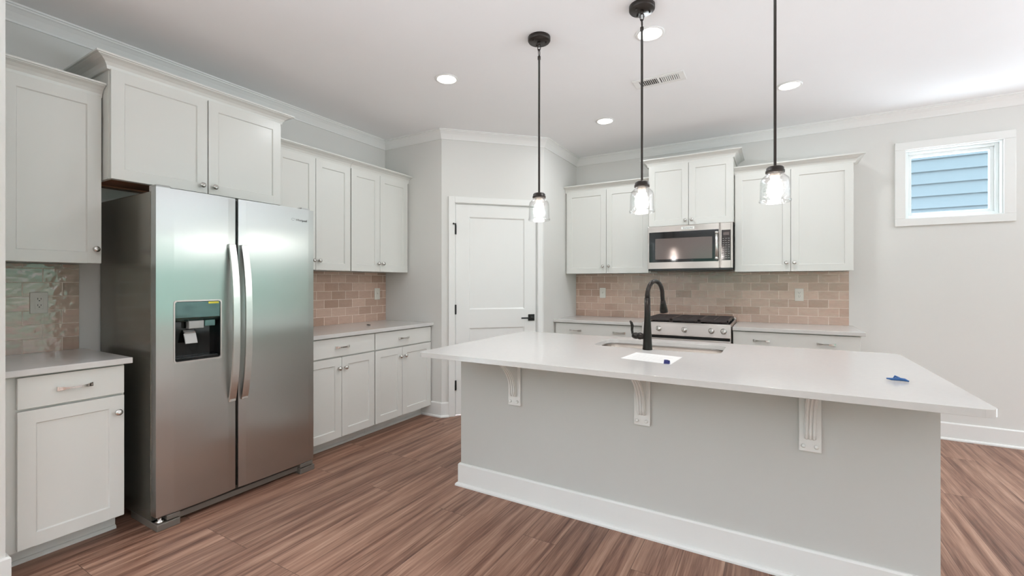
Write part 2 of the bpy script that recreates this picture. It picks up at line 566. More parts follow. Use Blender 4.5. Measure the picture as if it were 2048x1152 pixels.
# ------------------------------------------------------------------ the room
XL, YB, ZC = -3.45, 4.935, 2.725      # left wall, back wall, ceiling
XR, YR = 6.5, -4.5                    # right wall and rear wall behind the camera
XS, YS = -2.74, 0.553                 # end of the wall beside the near cabinets
PX0, PY0 = -2.71, 3.345               # pantry corner where the diagonal starts
PX1, PY1 = -1.985, 4.07               # pantry corner where the diagonal ends
T = 0.12
S2 = math.sqrt(0.5)

struct(MB().box(-3.7, XR + .2, YR - .2, YB + .2, -0.1, 0.0).build('floor', M['floor']), 'brown wood-look vinyl plank floor', 'floor')
struct(MB().box(-3.7, XR + .2, YR - .2, YB + .2, ZC, ZC + .12).build('ceiling', M['ceiling']), 'flat white painted ceiling', 'ceiling')
struct(MB().box(XL - T, XL, YS - .1, PY0 + T, 0, ZC).build('wall_left', M['wall']), 'greige wall behind the fridge and cabinets', 'wall')
L0, L1, LZ0, LZ1 = -3.7, 0.2, 0.10, 2.45      # tall unseen windows, added to brighten the left side of the kitchen
nl = MB().box(XL - T, XS, L1, YS, 0, ZC)
nl.box(XS - T, XS, YR, L0, 0, ZC); nl.box(XS - T, XS, L0, L1, 0, LZ0); nl.box(XS - T, XS, L0, L1, LZ1, ZC)
struct(nl.build('wall_left_near', M['wall']), 'greige wall end at the left edge', 'wall')
struct(MB().prism([(XL - T, PY0), (PX0, PY0), (PX0 - .045, PY0 + .11), (XL - T, PY0 + .11)], 'z', 0, ZC).build('wall_pantry_left', M['wall']), 'short wall between far cabinets and pantry door', 'wall')
struct(MB().prism([(PX1, PY1 + .0005), (PX1, YB + T), (PX1 - .11, YB + T), (PX1 - .11, PY1 + .046)], 'z', 0, ZC).build('wall_pantry_right', M['wall']), 'short wall between pantry door and back cabinets', 'wall')

# diagonal pantry wall with the door opening, built in its own frame (x along the wall, y into the pantry)
DL = math.hypot(PX1 - PX0, PY1 - PY0)
DS0, DS1, DZ = 0.118, 0.960, 2.048
dw = MB()
dw.prism([(0, 0), (DS0, 0), (DS0, .11), (.045, .11)], 'z', 0, ZC)
dw.prism([(DS1, 0), (DL, 0), (DL - .045, .11), (DS1, .11)], 'z', 0, ZC)
dw.box(DS0, DS1, 0, .11, DZ, ZC)
dwo = dw.build('wall_diagonal', M['wall'], loc=(PX0, PY0, 0))
dwo.rotation_euler = (0, 0, PI / 4)
struct(dwo, 'diagonal greige wall around the pantry door', 'wall')

# back wall with the small window and the breakfast-nook glass door out of frame
W0, W1, WZ0, WZ1 = 0.972, 1.565, 1.810, 2.397
G0, G1, GZ1 = 2.50, 5.20, 2.50
bw = MB()
bw.box(PX1 - .11, W0, YB, YB + T, 0, ZC)
bw.box(W0, W1, YB, YB + T, 0, WZ0)
bw.box(W0, W1, YB, YB + T, WZ1, ZC)
bw.box(W1, G0, YB, YB + T, 0, ZC)
bw.box(G0, G1, YB, YB + T, GZ1, ZC)
bw.box(G1, XR + T, YB, YB + T, 0, ZC)
struct(bw.build('wall_back', M['wall']), 'greige back wall behind the range', 'wall')
# right wall with wide sliding glass
R0, R1, RZ1 = 1.0, 4.80, 2.50
R2_, R3_ = -3.6, -0.6  # second glazed stretch, unseen, added to spread the daylight
rw = MB()
rw.box(XR, XR + T, YR, R2_, 0, ZC); rw.box(XR, XR + T, R3_, R0, 0, ZC); rw.box(XR, XR + T, R1, YB, 0, ZC)
rw.box(XR, XR + T, R0, R1, RZ1, ZC); rw.box(XR, XR + T, R2_, R3_, RZ1, ZC)
struct(rw.build('wall_right', M['wall']), 'greige wall with the patio glazing', 'wall')
# rear wall with a row of windows
Q0, Q1, QZ0, QZ1 = -2.0, 2.6, 0.60, 2.35
qw = MB()
qw.box(XS - T, Q0, YR - T, YR, 0, ZC); qw.box(Q1, XR + T, YR - T, YR, 0, ZC)
qw.box(Q0, Q1, YR - T, YR, 0, QZ0); qw.box(Q0, Q1, YR - T, YR, QZ1, ZC)
struct(qw.build('wall_rear', M['wall']), 'greige wall behind the camera', 'wall')


def glazing(name, along, a0, a1, z0, z1, pos, n, label):
    """Frame with n panes; along 'x' or 'y', pos the wall plane."""
    w = bpy.data.objects.new(name, None); COL.objects.link(w)
    struct(w, label, 'window')
    f, p = MB(), MB()

    def bx(m, s0, s1, d0, d1, zz0, zz1, bev=.004):
        if along == 'x': m.box(s0, s1, pos + d0, pos + d1, zz0, zz1, bev)
        else: m.box(pos + d0, pos + d1, s0, s1, zz0, zz1, bev)
    s = (a1 - a0) / n
    bx(f, a0, a1, .02, .09, z0, z0 + .07); bx(f, a0, a1, .02, .09, z1 - .07, z1)
    for i in range(n + 1):
        c = a0 + i * s
        bx(f, max(a0, c - .045), min(a1, c + .045), .02, .09, z0 + .07, z1 - .07)
    for i in range(n):
        bx(p, a0 + i * s + .045, a0 + (i + 1) * s - .045, .05, .056, z0 + .07, z1 - .07, 0)
    f.build('window_frame', M['vinyl'], w); p.build('pane', M['pane'], w)
    return w


glazing('window_2', 'y', R0, R1, 0.0, RZ1, XR, 2, 'sliding patio glazing on the right wall')
wl_ = glazing('added_window_6', 'y', L0, L1, LZ0, LZ1, XS, 3, 'unseen tall windows added left of the camera for light')
wl_.location.x = -.11
glazing('added_window_5', 'y', R2_, R3_, 0.0, RZ1, XR, 4, 'unseen side glazing added behind the camera for daylight')
glazing('window_3', 'x', G0, G1, 0.0, GZ1, YB, 1, 'breakfast nook glass door')
wq = glazing('window_4', 'x', Q0, Q1, QZ0, QZ1, YR, 5, 'row of windows behind the camera')
wq.location.y = -.11

# crown moulding: cove with a small bead under the ceiling
CP = [(0, 2.640), (.009, 2.640), (.011, 2.650), (.018, 2.664), (.030, 2.685), (.046, 2.702), (.054, 2.707), (.055, 2.714), (.063, 2.716), (.065, ZC - .0005), (0, ZC - .0005)]
room_path = [(XL, YS), (XL, PY0), (PX0, PY0), (PX1, PY1), (PX1, YB), (XR, YB), (XR, YR)]
struct(MB().sweep(room_path, CP).build('trim_1', M['trim']), 'white crown moulding round the ceiling', 'crown moulding')

# baseboards with shoe moulding
BP = [(0, 0.0005), (.028, .0005), (.028, .010), (.022, .018), (.014, .020), (.014, .132), (.008, .140), (0, .140)]
struct(MB().sweep([(-2.955, PY0), (PX0, PY0), (PX0 + .066 * S2, PY0 + .066 * S2)], BP).build('baseboard_pantry', M['trim']), 'short white baseboard left of the pantry door', 'baseboard')
struct(MB().sweep([(0.602, YB), (G0, YB)], BP).build('baseboard_back', M['trim']), 'white baseboard on the back wall', 'baseboard')
struct(MB().sweep([(XS, YR), (XS, YS), (XS - .055, YS)], BP).build('baseboard_left', M['trim']), 'white baseboard at the left wall end', 'baseboard')
struct(MB().sweep([(XR, R0), (XR, R3_)], BP).build('baseboard_right', M['trim']), 'white baseboard on the right wall', 'baseboard')

# ------------------------------------------------------------------ pantry door
door = bpy.data.objects.new('door_1', None); COL.objects.link(door)
door.location = (PX0, PY0, 0); door.rotation_euler = (0, 0, PI / 4)
struct(door, 'white two-panel pantry door with black lever', 'door')
cs = MB()
cs.box(.064, .124, -.018, .0, 0.0, 2.1005, .004)
cs.box(.954, 1.010, -.018, .0, 0.0, 2.1005, .004)
cs.box(.124, .954, -.0175, .0, 2.040, 2.100, .004)
cs.box(.1185, .132, .0, .10, 0, 2.047); cs.box(.946, .9595, .0, .10, 0, 2.047); cs.box(.132, .946, .0, .10, 2.0345, 2.047)
cs.build('door_casing', M['trim'], door)


def panel_leaf(x0, x1, z0, z1, y0, y1, openings, rec=.009, bev=.0015, lip=.006):
    """Framed leaf: stiles and rails with flat recessed panels; front at y0."""
    m = MB()
    xs = openings
    ox0, ox1 = xs[0][0], xs[0][1]
    m.box(x0, ox0, y0, y1, z0, z1, bev); m.box(ox1, x1, y0, y1, z0, z1, bev)
    zz = [z0] + [v for o in xs for v in (o[2], o[3])] + [z1]
    for i in range(0, len(zz), 2):
        m.box(ox0 - .001, ox1 + .001, y0 + .00005, y1, zz[i], zz[i + 1], 0)
    for o in xs:
        m.box(ox0 - .002, ox1 + .002, y0 + rec, y1 - .002, o[2] - .002, o[3] + .002)
        if lip:   # small sloped sticking round the panel
            for (a, b, c, d) in ((o[0], o[0] + lip, o[2], o[3]), (o[1] - lip, o[1], o[2], o[3])):
                if a == o[0]: pts = [(a, y0 + .001), (b, y0 + rec), (a, y0 + rec)]
                else: pts = [(b, y0 + .001), (b, y0 + rec), (a, y0 + rec)]
                m.prism(pts, 'z', c, d)
            m.prism([(y0 + .001, o[2]), (y0 + rec, o[2] + lip), (y0 + rec, o[2])], 'x', o[0], o[1])
            m.prism([(y0 + .001, o[3]), (y0 + rec, o[3]), (y0 + rec, o[3] - lip)], 'x', o[0], o[1])
    return m


panel_leaf(.135, .943, .012, 2.032, .006, .041, [(.266, .822, .245, .838), (.266, .822, 1.018, 1.912)], rec=.010, lip=.012).build('door_leaf', M['trim'], door)
hd = MB().box(.860, .925, -.004, .006, .897, .962, .002)
hd.lathe([(.010, 0), (.010, -.04)], (.892, -.004, .928), 'y', 16)
hd.box(.775, .905, -.052, -.040, .921, .935, .003)
hd.build('lever_handle', M['matte_black'], door)
for hz in (1.785, 1.02, .295):
    h = MB().lathe([(.0065, hz - .047), (.0065, hz + .047)], (.132, -.004, 0), 'z', 12)
    h.box(.124, .1325, -.0195, -.001, hz - .045, hz + .045); h.box(.1325, .142, -.001, .0075, hz - .045, hz + .045)
    if hz > 1.5:
        h.tube([(.132, -.006, hz + .05), (.112, -.03, hz + .053)], .004, 8)
        h.lathe([(.008, -.034), (.008, -.024)], (.110, 0, hz + .053), 'y', 10)
        h.lathe([(.007, hz + .047), (.007, hz + .06)], (.132, -.004, 0), 'z', 12)
    h.build('hinge', M['matte_black'], door)

# ------------------------------------------------------------------ small window on the back wall
win = bpy.data.objects.new('window_1', None); COL.objects.link(win)
win.location = (0, YB, 0)
struct(win, 'small high window with white casing', 'window')
c = MB()
cz0, cz1, cx0, cx1 = 1.751, 2.457, .907, 1.627
for a, b, d, e in ((cx0, cx1, cz0, WZ0 + .004), (cx0, cx1, WZ1 - .004, cz1)):
    c.box(a, b, -.018, 0, d, e, .003)
for a, b in ((cx0, W0 + .004), (W1 - .004, cx1)):
    c.box(a, b, -.0179, 0, WZ0 + .004, WZ1 - .004, .003)
c.build('casing', M['trim'], win)
j = MB()
j.box(W0, W0 + .012, 0, .11, WZ0, WZ1); j.box(W1 - .012, W1, 0, .11, WZ0, WZ1)
j.box(W0 + .012, W1 - .012, 0, .11, WZ0, WZ0 + .012); j.box(W0 + .012, W1 - .012, 0, .11, WZ1 - .012, WZ1)
j.build('jamb', M['vinyl'], win)
f = MB()
for k, (i0, i1, y0, y1) in enumerate(((.012, .034, .05, .11), (.034, .058, .068, .105))):
    a0, a1, b0, b1 = W0 + i0, W1 - i0, WZ0 + i0, WZ1 - i0
    w_ = i1 - i0
    f.box(a0, a0 + w_, y0, y1, b0, b1, .002); f.box(a1 - w_, a1, y0, y1, b0, b1, .002)
    f.box(a0 + w_, a1 - w_, y0, y1, b0, b0 + w_, .002); f.box(a0 + w_, a1 - w_, y0, y1, b1 - w_, b1, .002)
f.build('sash', M['vinyl'], win)
MB().box(W0 + .058, W1 - .058, .084, .089, WZ0 + .058, WZ1 - .058).build('pane', M['pane'], win)

# neighbour's lap siding seen through it
nb = thing('neighbour_house', (0.9, 8.0, 0), 'neighbouring house wall of pale blue lap siding outside the small window', 'house')
sd = MB()
z = -.2
while z < 6.2:
    sd.prism([(0.0, z + .003), (-.026, z), (-.004, z + .172), (.0, z + .172)], 'x', -3.2, 1.6)
    z += .165
sd.build('lap_siding', M['siding'], nb)
MB().box(-3.2, 1.6, 0, .3, -.2, 6.2).build('house_wall', M['siding'], nb)

# ------------------------------------------------------------------ cabinets
ROT_L = PI / 2


def knob(parent, x, z, y=0.0):
    m = MB().lathe([(.0, -.030), (.008, -.0295), (.0145, -.026), (.0165, -.020), (.0145, -.015), (.008, -.012), (.006, -.004), (.0085, 0)], (x, y, z), 'y', 20)
    return m.build('knob', M['chrome'], parent)


def pull(parent, x, z, y=0.0, half=.0625):
    m = MB()
    n = 16
    loops = []
    for i in range(n + 1):
        s = -1 + 2 * i / n
        a = abs(s)
        hgt = .0042 + .0055 * max(0, (a - .35) / .65) ** 1.2
        yy = y - .028 + .020 * max(0, (a - .25) / .75) ** 2
        th = .0045
        loops.append([(x + s * half, yy - th, z - hgt), (x + s * half, yy + th, z - hgt), (x + s * half, yy + th, z + hgt), (x + s * half, yy - th, z + hgt)])
    m.loft(loops, True, True, smooth=False)
    for s in (-1, 1):
        m.box(x + s * half * .84 - .005, x + s * half * .84 + .005, y - .018, y, z - .005, z + .005)
    return m.build('pull', M['chrome'], parent)


def shaker(parent, x0, x1, z0, z1, name='door', stile=.058):
    st = min(stile, (x1 - x0) * .3)
    return panel_leaf(x0, x1, z0, z1, 0.0, .020, [(x0 + st, x1 - st, z0 + stile, z1 - stile)], rec=.008, lip=.004).build(name, M['cab'], parent)


CROWN = [(0, 0), (.009, 0), (.011, .006), (.014, .018), (.023, .033), (.040, .046), (.060, .053), (.061, .056), (.070, .057), (.070, .066), (0, .066)]


def upper(label, origin, rot, w, depth, z0, z1, doors, knobs, left_ret, right_ret, group=None, wood=False, crown_x=(0, 0), kz=.075):
    """Wall cabinet; local x runs along its front, +y into the wall. doors: (x0, x1)."""
    t = thing('wall_cabinet', (origin[0], origin[1], z0), label, 'cabinet', rot, group)
    h = z1 - z0
    b = MB()
    b.box(0, w, .022, depth, .010 if wood else .004, h + .03)
    if wood:   # apron round the recessed wooden underside
        b.box(0, .018, .022, depth, 0, .010); b.box(w - .018, w, .022, depth, 0, .010); b.box(.018, w - .018, .022, .04, 0, .010)
    b.build('cabinet_body', M['cab'], t, bevel=.0008)
    if wood:
        MB().box(.018, w - .018, .04, depth - .01, .0085, .0098).box(.018, w - .018, .30, .33, .002, .0085).build('underside', M['cab_in'], t)
    for i, (x0, x1) in enumerate(doors):
        d = shaker(t, x0, x1, 0.0, h - .003)
        if knobs[i] is not None:
            knob(d, knobs[i], kz)
    path = []
    if left_ret: path.append((0, depth))
    path += [(0 - crown_x[0], .018), (w + crown_x[1], .018)]
    if right_ret: path.append((w, depth))
    MB().sweep(path, [(o, h - .006 + zz) for o, zz in CROWN]).build('crown_moulding', M['cab'], t)
    # frieze behind the crown
    return t


XU, XU2, YU, YU2 = -3.12, -3.03, 4.605, 4.515
ZU0, ZU1, ZT0, ZT1 = 1.377, 2.272, 1.828, 2.413

# left wall, local x = world y - origin.y
upper('single-door white wall cabinet left of the fridge over the near counter', (XU, .556), ROT_L, .428, .329, ZU0, ZU1 + .004,
      [(.050, .423)], [.397], False, False, 'white wall cabinets')
upper('deeper white two-door wall cabinet right above the fridge', (XU2, .986), ROT_L, .958, .419, ZT0, ZT1,
      [(.004, .474), (.480, .954)], [.440, .512], True, True, 'white wall cabinets', wood=True, kz=.045)
upper('white wall cabinet beside the fridge, partly hidden by it', (XU, 1.946), ROT_L, .685, .329, ZU0, ZU1 - .008,
      [(.010, .342), (.346, .680)], [.320, .372], False, False, 'white wall cabinets')
upper('white two-door wall cabinet next to the pantry wall, farthest along the left wall', (XU, 2.633), ROT_L, .710, .329, ZU0, ZU1 - .008,
      [(.005, .327), (.331, .690)], [.304, .360], False, False, 'white wall cabinets')
# back wall
upper('white two-door wall cabinet left of the microwave, next to the pantry corner', (-1.984, YU), 0, .926, .329, ZU0, ZU1,
      [(.018, .467), (.471, .910)], [.436, .500], False, False, 'white wall cabinets')
upper('raised white two-door wall cabinet above the microwave', (-1.055, YU2), 0, .756, .419, ZT0, ZT1 + .01,
      [(.004, .372), (.376, .752)], [.345, .403], True, True, 'white wall cabinets', kz=.045)
upper('white two-door wall cabinet right of the microwave, nearest the window', (-.297, YU), 0, .886, .329, ZU0, ZU1,
      [(.006, .440), (.444, .882)], [.410, .470], False, True, 'white wall cabinets')

XBF, YBF = -2.83, 4.315
ZK, KT = .895, .029
KZ = ZK - KT


def base(label, origin, rot, w, depth, drawers, doors, group='white base cabinets', shoe_ext=(0, 0)):
    """Base cabinet; drawers: (x0, x1, [pull xs]); doors: (x0, x1, knob x)."""
    t = thing('base_cabinet', (origin[0], origin[1], 0), label, 'cabinet', rot, group)
    b = MB().box(0, w, .022, depth, .094, KZ - .001)
    b.build('cabinet_body', M['cab'], t, bevel=.0008)
    k = MB().box(.0, w, .125, depth, 0.0005, .094)
    k.prism([(.125, .0006), (.110, .0006), (.110, .010), (.118, .018), (.125, .018)], 'x', -shoe_ext[0], w + shoe_ext[1])
    k.build('toe_kick', M['cab'], t)
    for x0, x1, ps in drawers:
        d = MB().box(x0, x1, 0, .020, .718, .857, .002).build('drawer', M['cab'], t)
        for px in ps:
            pull(d, px, .788)
    for x0, x1, kx in doors:
        d = shaker(t, x0, x1, .104, .708)
        knob(d, kx, .628)
    return t


base('single-door white base cabinet under the near counter left of the fridge', (XBF, .556), ROT_L, .426, .619,
     [(.050, .421, [.235])], [(.050, .421, .393)])
base('white base cabinet beside the fridge under the far counter', (XBF, 1.985), ROT_L, .645, .619,
     [(.005, .641, [.318])], [(.005, .315, .288), (.319, .641, .348)])
base('white base cabinet next to the pantry wall under the far counter', (XBF, 2.632), ROT_L, .711, .619,
     [(.005, .700, [.330])], [(.005, .315, .288), (.319, .700, .350)])
base('white base cabinet with two-pull drawer left of the range', (-1.984, YBF), 0, .927, .619,
     [(.018, .922, [.241, .695])], [(.018, .468, .44), (.472, .922, .50)])
base('white base cabinet with two-pull drawer right of the range', (-.2915, YBF), 0, .887, .619,
     [(.005, .883, [.218, .666])], [(.005, .442, .414), (.446, .883, .474)])


def counter(label, x0, x1, y0, y1):
    o = MB().box(0, x1 - x0, 0, y1 - y0, 0, KT, .003).build('quartz_countertop', M['quartz'], loc=(x0, y0, KZ))
    return tag(o, label, 'countertop', 'perimeter quartz countertops')


counter('short white quartz countertop left of the fridge', XL + .001, -2.805, .555, 1.004)
counter('white quartz countertop on the left wall between fridge and pantry', XL + .001, -2.805, 1.984, 3.344)
counter('white quartz countertop left of the range', -1.984, -1.057, 4.288, YB - .001)
counter('white quartz countertop right of the range', -.2915, .622, 4.288, YB - .001)

# ------------------------------------------------------------------ tile backsplashes
tag(MB().box(XL + .0005, XL + .009, .555, .980, ZK + .0005, ZU0 - .0005).build('tile_backsplash', M['tile_near']),
    'shiny taupe tile backsplash left of the fridge, mirroring the daylight', 'backsplash', 'subway tile backsplashes')
tag(MB().box(XL + .0005, XL + .009, 1.990, 3.344, ZK + .0005, ZU0 - .0005).build('tile_backsplash', M['tile_far']),
    'taupe tile backsplash between the fridge and the pantry wall', 'backsplash', 'subway tile backsplashes')
bs = MB().box(PX1 + .001, -1.056, YB - .009, YB - .0005, ZK + .0005, ZU0 - .0005)
bs.box(-1.0555, -.2925, YB - .009, YB - .0005, ZK - .06, ZU0 + .01)
bs.box(-.292, .593, YB - .009, YB - .0005, ZK + .0005, ZU0 - .0005)
tag(bs.build('tile_backsplash', M['tile_back']), 'long taupe tile backsplash behind the range', 'backsplash', 'subway tile backsplashes')


# ------------------------------------------------------------------ outlets and switches
def cover(label, loc, rot, duplex, name):
    t = thing(name, loc, label, 'outlet' if duplex else 'switch', rot, 'wall cover plates')
    MB().box(-.035, .035, -.006, 0, -.0575, .0575, .0025).build('cover_plate', M['plate'], t)
    r = MB().box(-.0165, .0165, -.0085, -.0055, -.0335, .0335, .001)
    if not duplex:
        r.box(-.0045, .0045, -.018, -.008, -.004, .012, .001)
    r.build('receptacle' if duplex else 'toggle', M['plate'], t)
    s = MB()
    if duplex:
        for dz in (-.017, .017):
            s.box(-.0075, -.0052, -.0088, -.008, dz, dz + .009); s.box(.0052, .0075, -.0088, -.008, dz, dz + .008)
            s.lathe([(.0026, -.0088), (.0026, -.008)], (0, 0, dz - .006), 'y', 10)
        s.build('slots', M['slot'], t)
    else:
        for dz in (-.042, .042):
            MB().lathe([(.003, -.0068), (.003, -.0055)], (0, 0, dz), 'y', 10).build('screw', M['satin'], t)
    return t


cover('duplex outlet on the glossy tiles left of the fridge', (XL + .009, .817, 1.165), ROT_L, True, 'wall_outlet')
cover('white switch plate on tiles near the pantry wall', (XL + .009, 3.225, 1.165), ROT_L, False, 'wall_switch')
cover('white switch plate on tiles left of the range', (-1.660, YB - .009, 1.162), 0, False, 'wall_switch')
cover('duplex outlet on the tiles right of the range', (.222, YB - .009, 1.165), 0, True, 'wall_outlet')

# ------------------------------------------------------------------ refrigerator (local: x along front, y into the wall)
fr = thing('refrigerator', (-2.71, 1.067, 0), 'side-by-side stainless steel refrigerator with ice and water dispenser', 'refrigerator', ROT_L)
FW, FH, GAP0, GAP1 = .908, 1.766, .391, .408
MB().box(.002, FW - .002, .070, .715, .030, FH - .018, .004).build('cabinet_body', M['fridge_side'], fr)


def fridge_door(x0, x1, cut=None):
    """Slightly bowed front, optional dispenser opening (x0,x1,z0,z1)."""
    m = MB()
    n = 10
    z0, z1 = .070, FH

    def bow(x):
        s = (x - x0) / (x1 - x0) * 2 - 1
        return .006 * s * s - .002 + (.003 * max(0, abs(s) - .96) / .04)
    def col(a, b, zz0, zz1):
        k = max(1, int((b - a) / .04))
        front = [(a + (b - a) * i / k, bow(a + (b - a) * i / k)) for i in range(k + 1)]
        m.prism(front + [(b, .060), (a, .060)], 'z', zz0, zz1)
    if cut:
        col(x0, cut[0], z0, z1); col(cut[1], x1, z0, z1)
        col(cut[0], cut[1], z0, cut[2]); col(cut[0], cut[1], cut[3], z1)
    else:
        col(x0, x1, z0, z1)
    return m


DC = (.078, .308, .852, 1.176)
dl = fridge_door(.0, GAP0, DC).build('freezer_door', M['steel_fridge'], fr)
dr = fridge_door(GAP1, FW, None).build('fridge_door', M['steel_fridge'], fr)
dl['label'] = 'left freezer door with dispenser'
dr['label'] = 'right refrigerator door'
MB().box(GAP0 + .001, GAP1 - .001, .022, .062, .08, FH - .01).build('door_gasket', M['black'], fr)


def bar_handle(door, x0, x1):
    loops = []
    n = 24
    zb, zt = .587, 1.497
    for i in range(n + 1):
        s = -1 + 2 * i / n
        z_ = (zb + zt) / 2 + s * (zt - zb) / 2
        out = -.012 - .050 * (1 - abs(s) ** 2.6)
        th = .014 if abs(s) < .97 else .010
        loops.append([(x0, out, z_), (x1, out, z_), (x1, out + th, z_), (x0, out + th, z_)])
    m = MB().loft(loops, True, True, smooth=False)
    for zz in (zb + .012, zt - .012):
        m.box(x0 + .002, x1 - .002, -.016, .002, zz - .012, zz + .012, .002)
    return m.build('handle', M['satin'], door, bevel=.002)


bar_handle(dl, .346, .384)
bar_handle(dr, .416, .454)
# dispenser: dark housing, control fascia, chute, paddle, tray
hs = MB()
a, b, z0, z1 = DC
hs.box(a, b, .058, .062, z0, z1)
hs.box(a, a + .004, .003, .06, z0, z1); hs.box(b - .004, b, .003, .06, z0, z1)
hs.box(a + .004, b - .004, .003, .06, z0, z0 + .012)
hs.build('dispenser_housing', M['gloss_black'], dl)
rim = MB()
lo = rrect((a + b) / 2, (z0 + z1) / 2, (b - a) / 2 + .004, (z1 - z0) / 2 + .004, .016)
li = rrect((a + b) / 2, (z0 + z1) / 2, (b - a) / 2 - .003, (z1 - z0) / 2 - .003, .012)
rim.loft([[(p[0], .004, p[1]) for p in lo], [(p[0], -.0035, p[1]) for p in lo], [(p[0], -.0035, p[1]) for p in li], [(p[0], .004, p[1]) for p in li]], smooth=False)
rim.build('dispenser_rim', M['steel'], dl)
fa = MB().prism([(-.0005, 1.172), (.010, 1.172), (.030, 1.062), (.010, 1.075), (.002, 1.085)], 'x', a + .004, b - .004, .002)
fa.build('control_fascia', M['dispenser'], dl)
MB().box(a + .165, b - .012, -.0022, -.0004, 1.158, 1.169).build('warning_sticker', M['yellow'], dl)
MB().box(a + .075, a + .150, .014, .050, 1.024, 1.066, .003).build('chute', M['grey_plastic'], dl)
MB().box(a + .155, b - .020, .018, .050, 1.032, 1.066, .003).build('display', M['dispenser'], dl)
pd = MB().prism([(.012, .945), (.018, .943), (.040, .995), (.034, 1.000)], 'x', a + .058, a + .118, .002)
pd.prism([(.034, .995), (.050, 1.010), (.050, 1.016), (.030, 1.004)], 'x', a + .062, a + .114)
pd.build('paddle', M['grey_plastic'], dl)
MB().box(a + .010, b - .010, .006, .056, .864, .872, .002).build('drip_tray', M['black'], dl)
# brand lettering on the right door
text_mesh('brand_lettering', 'Whirlpool', .020, M['grey_legend'], dr, Matrix.Translation((.812, -.0005, 1.688)) @ Matrix.Rotation(PI / 2, 4, 'X'), bold=.0002)
ring = MB()
ring.tube([(.752 + .012 * math.cos(q), -.0008, 1.690 + .007 * math.sin(q)) for q in [2 * PI * i / 24 for i in range(22)]], .0009, 6)
ring.build('brand_emblem', M['grey_legend'], dr)
# grille, feet, hinge covers
MB().box(.10, FW - .10, .030, .050, .018, .048, .002).box(.05, FW - .05, .052, .066, .050, .068).build('toe_grille', M['fridge_foot'], fr)
for xa, xb in ((.0, .105), (FW - .105, FW)):
    ft = MB().box(xa, xb, -.004, .075, .001, .036, .003)
    if xa == 0: ft.box(.045, xb, -.002, .07, .042, .066, .002).box(xa + .001, xb, .05, .30, .001, .036)
    else: ft.box(xa, xb - .012, -.002, .07, .042, .066, .002)
    ft.build('foot_cover', M['fridge_foot'], fr)
MB().lathe([(.018, .036), (.018, .046), (.010, .048), (.010, .068)], (.022, .020, 0), 'z', 16).build('leveling_hinge', M['chrome'], fr)
MB().lathe([(.016, .036), (.010, .066)], (FW - .018, .022, 0), 'z', 16).build('leveling_hinge', M['chrome'], fr)
for xa in (.010, FW - .075):
    MB().box(xa, xa + .065, .030, .11, FH - .017, FH + .016, .004).build('hinge_cover', M['grey_plastic'], fr)

# ------------------------------------------------------------------ range (local: front y=0 faces the room)
rg = thing('gas_range', (-1.052, 4.235, 0), 'stainless steel gas range with black grates between the back counters', 'range')
RW = .754
MB().box(.002, RW - .002, .030, .690, .030, .893, .003).build('oven_body', M['steel'], rg)
for xx in (.05, RW - .05):
    for yy in (.08, .62):
        MB().lathe([(.018, .0005), (.018, .012), (.012, .014), (.012, .031)], (xx, yy, 0), 'z', 12).build('foot', M['black'], rg)
cp = MB().prism([(.030, .805), (.0, .805), (.010, .905), (.030, .912)], 'x', .002, RW - .002, .002)
cp.box(.0, RW, -.004, .03, .798, .806, .002)
cpo = cp.build('control_panel', M['steel'], rg)
for kx in (.058, .155, .377, .600, .696):
    kb = MB().lathe([(.024, .004), (.024, -.004), (.020, -.006), (.019, -.028), (.016, -.031), (.0, -.0315)], (kx, .002, .858), 'y', 24)
    kb.box(kx - .005, kx + .005, -.040, -.006, .840, .876, .002)
    kb.build('control_knob', M['satin'], rg)
ct = MB().box(.0, RW, .012, .690, .893, .915, .004)
ct.box(.0, RW, .650, .690, .915, .935, .004)
ct.build('cooktop', M['steel'], rg)
MB().box(.012, RW - .012, .030, .645, .915, .9165).build('cooktop_well', M['gloss_black'], rg)
gx = [.020, .258, .496, .734]
for i in range(3):
    g = MB()
    xa, xb = gx[i] + .002, gx[i + 1] - .002
    ya, yb = .030, .645
    g.box(xa, xb, ya, ya + .014, .930, .949, .002); g.box(xa, xb, yb - .014, yb, .930, .949, .002)
    g.box(xa, xa + .012, ya, yb, .930, .949, .002); g.box(xb - .012, xb, ya, yb, .930, .949, .002)
    for q in range(1, 9):
        yy = ya + (yb - ya) * q / 9
        g.box(xa + .01, xb - .01, yy - .005, yy + .005, .936, .949, .001)
    xm = (xa + xb) / 2
    g.box(xm - .005, xm + .005, ya, yb, .936, .949, .001)
    for fx in (xa + .006, xb - .006):
        for fy in (ya + .007, yb - .007):
            g.box(fx - .006, fx + .006, fy - .006, fy + .006, .9166, .931)
    g.build('grate', M['iron'], rg)
for bx_, by_, br_ in ((.139, .19, .042), (.139, .49, .036), (.377, .34, .05), (.615, .19, .042), (.615, .49, .036)):
    MB().lathe([(br_ + .01, .9166), (br_ + .01, .922), (br_, .923), (br_, .931), (br_ - .006, .933), (0, .933)], (bx_, by_, 0), 'z', 24).build('burner', M['iron'], rg)
od = MB().box(.003, RW - .003, .0, .030, .215, .772, .003).build('oven_door', M['steel'], rg)
MB().box(.11, RW - .11, -.002, .004, .33, .65, .001).build('window', M['dark_glass'], od)
hn = MB().tube([(.05, -.055, .735), (RW - .05, -.055, .735)], .015, 16)
for hx in (.075, RW - .075):
    hn.lathe([(.011, -.055), (.013, .0)], (hx, 0, .735), 'y', 14)
hn.build('handle', M['satin'], od)
MB().box(.003, RW - .003, .0, .030, .045, .205, .003).build('warming_drawer', M['steel'], rg)
MB().box(.01, RW - .01, .012, .0305, .772, .799).build('door_gap_shade', M['black'], rg)  # black strip painting the shade in the gap under the control panel

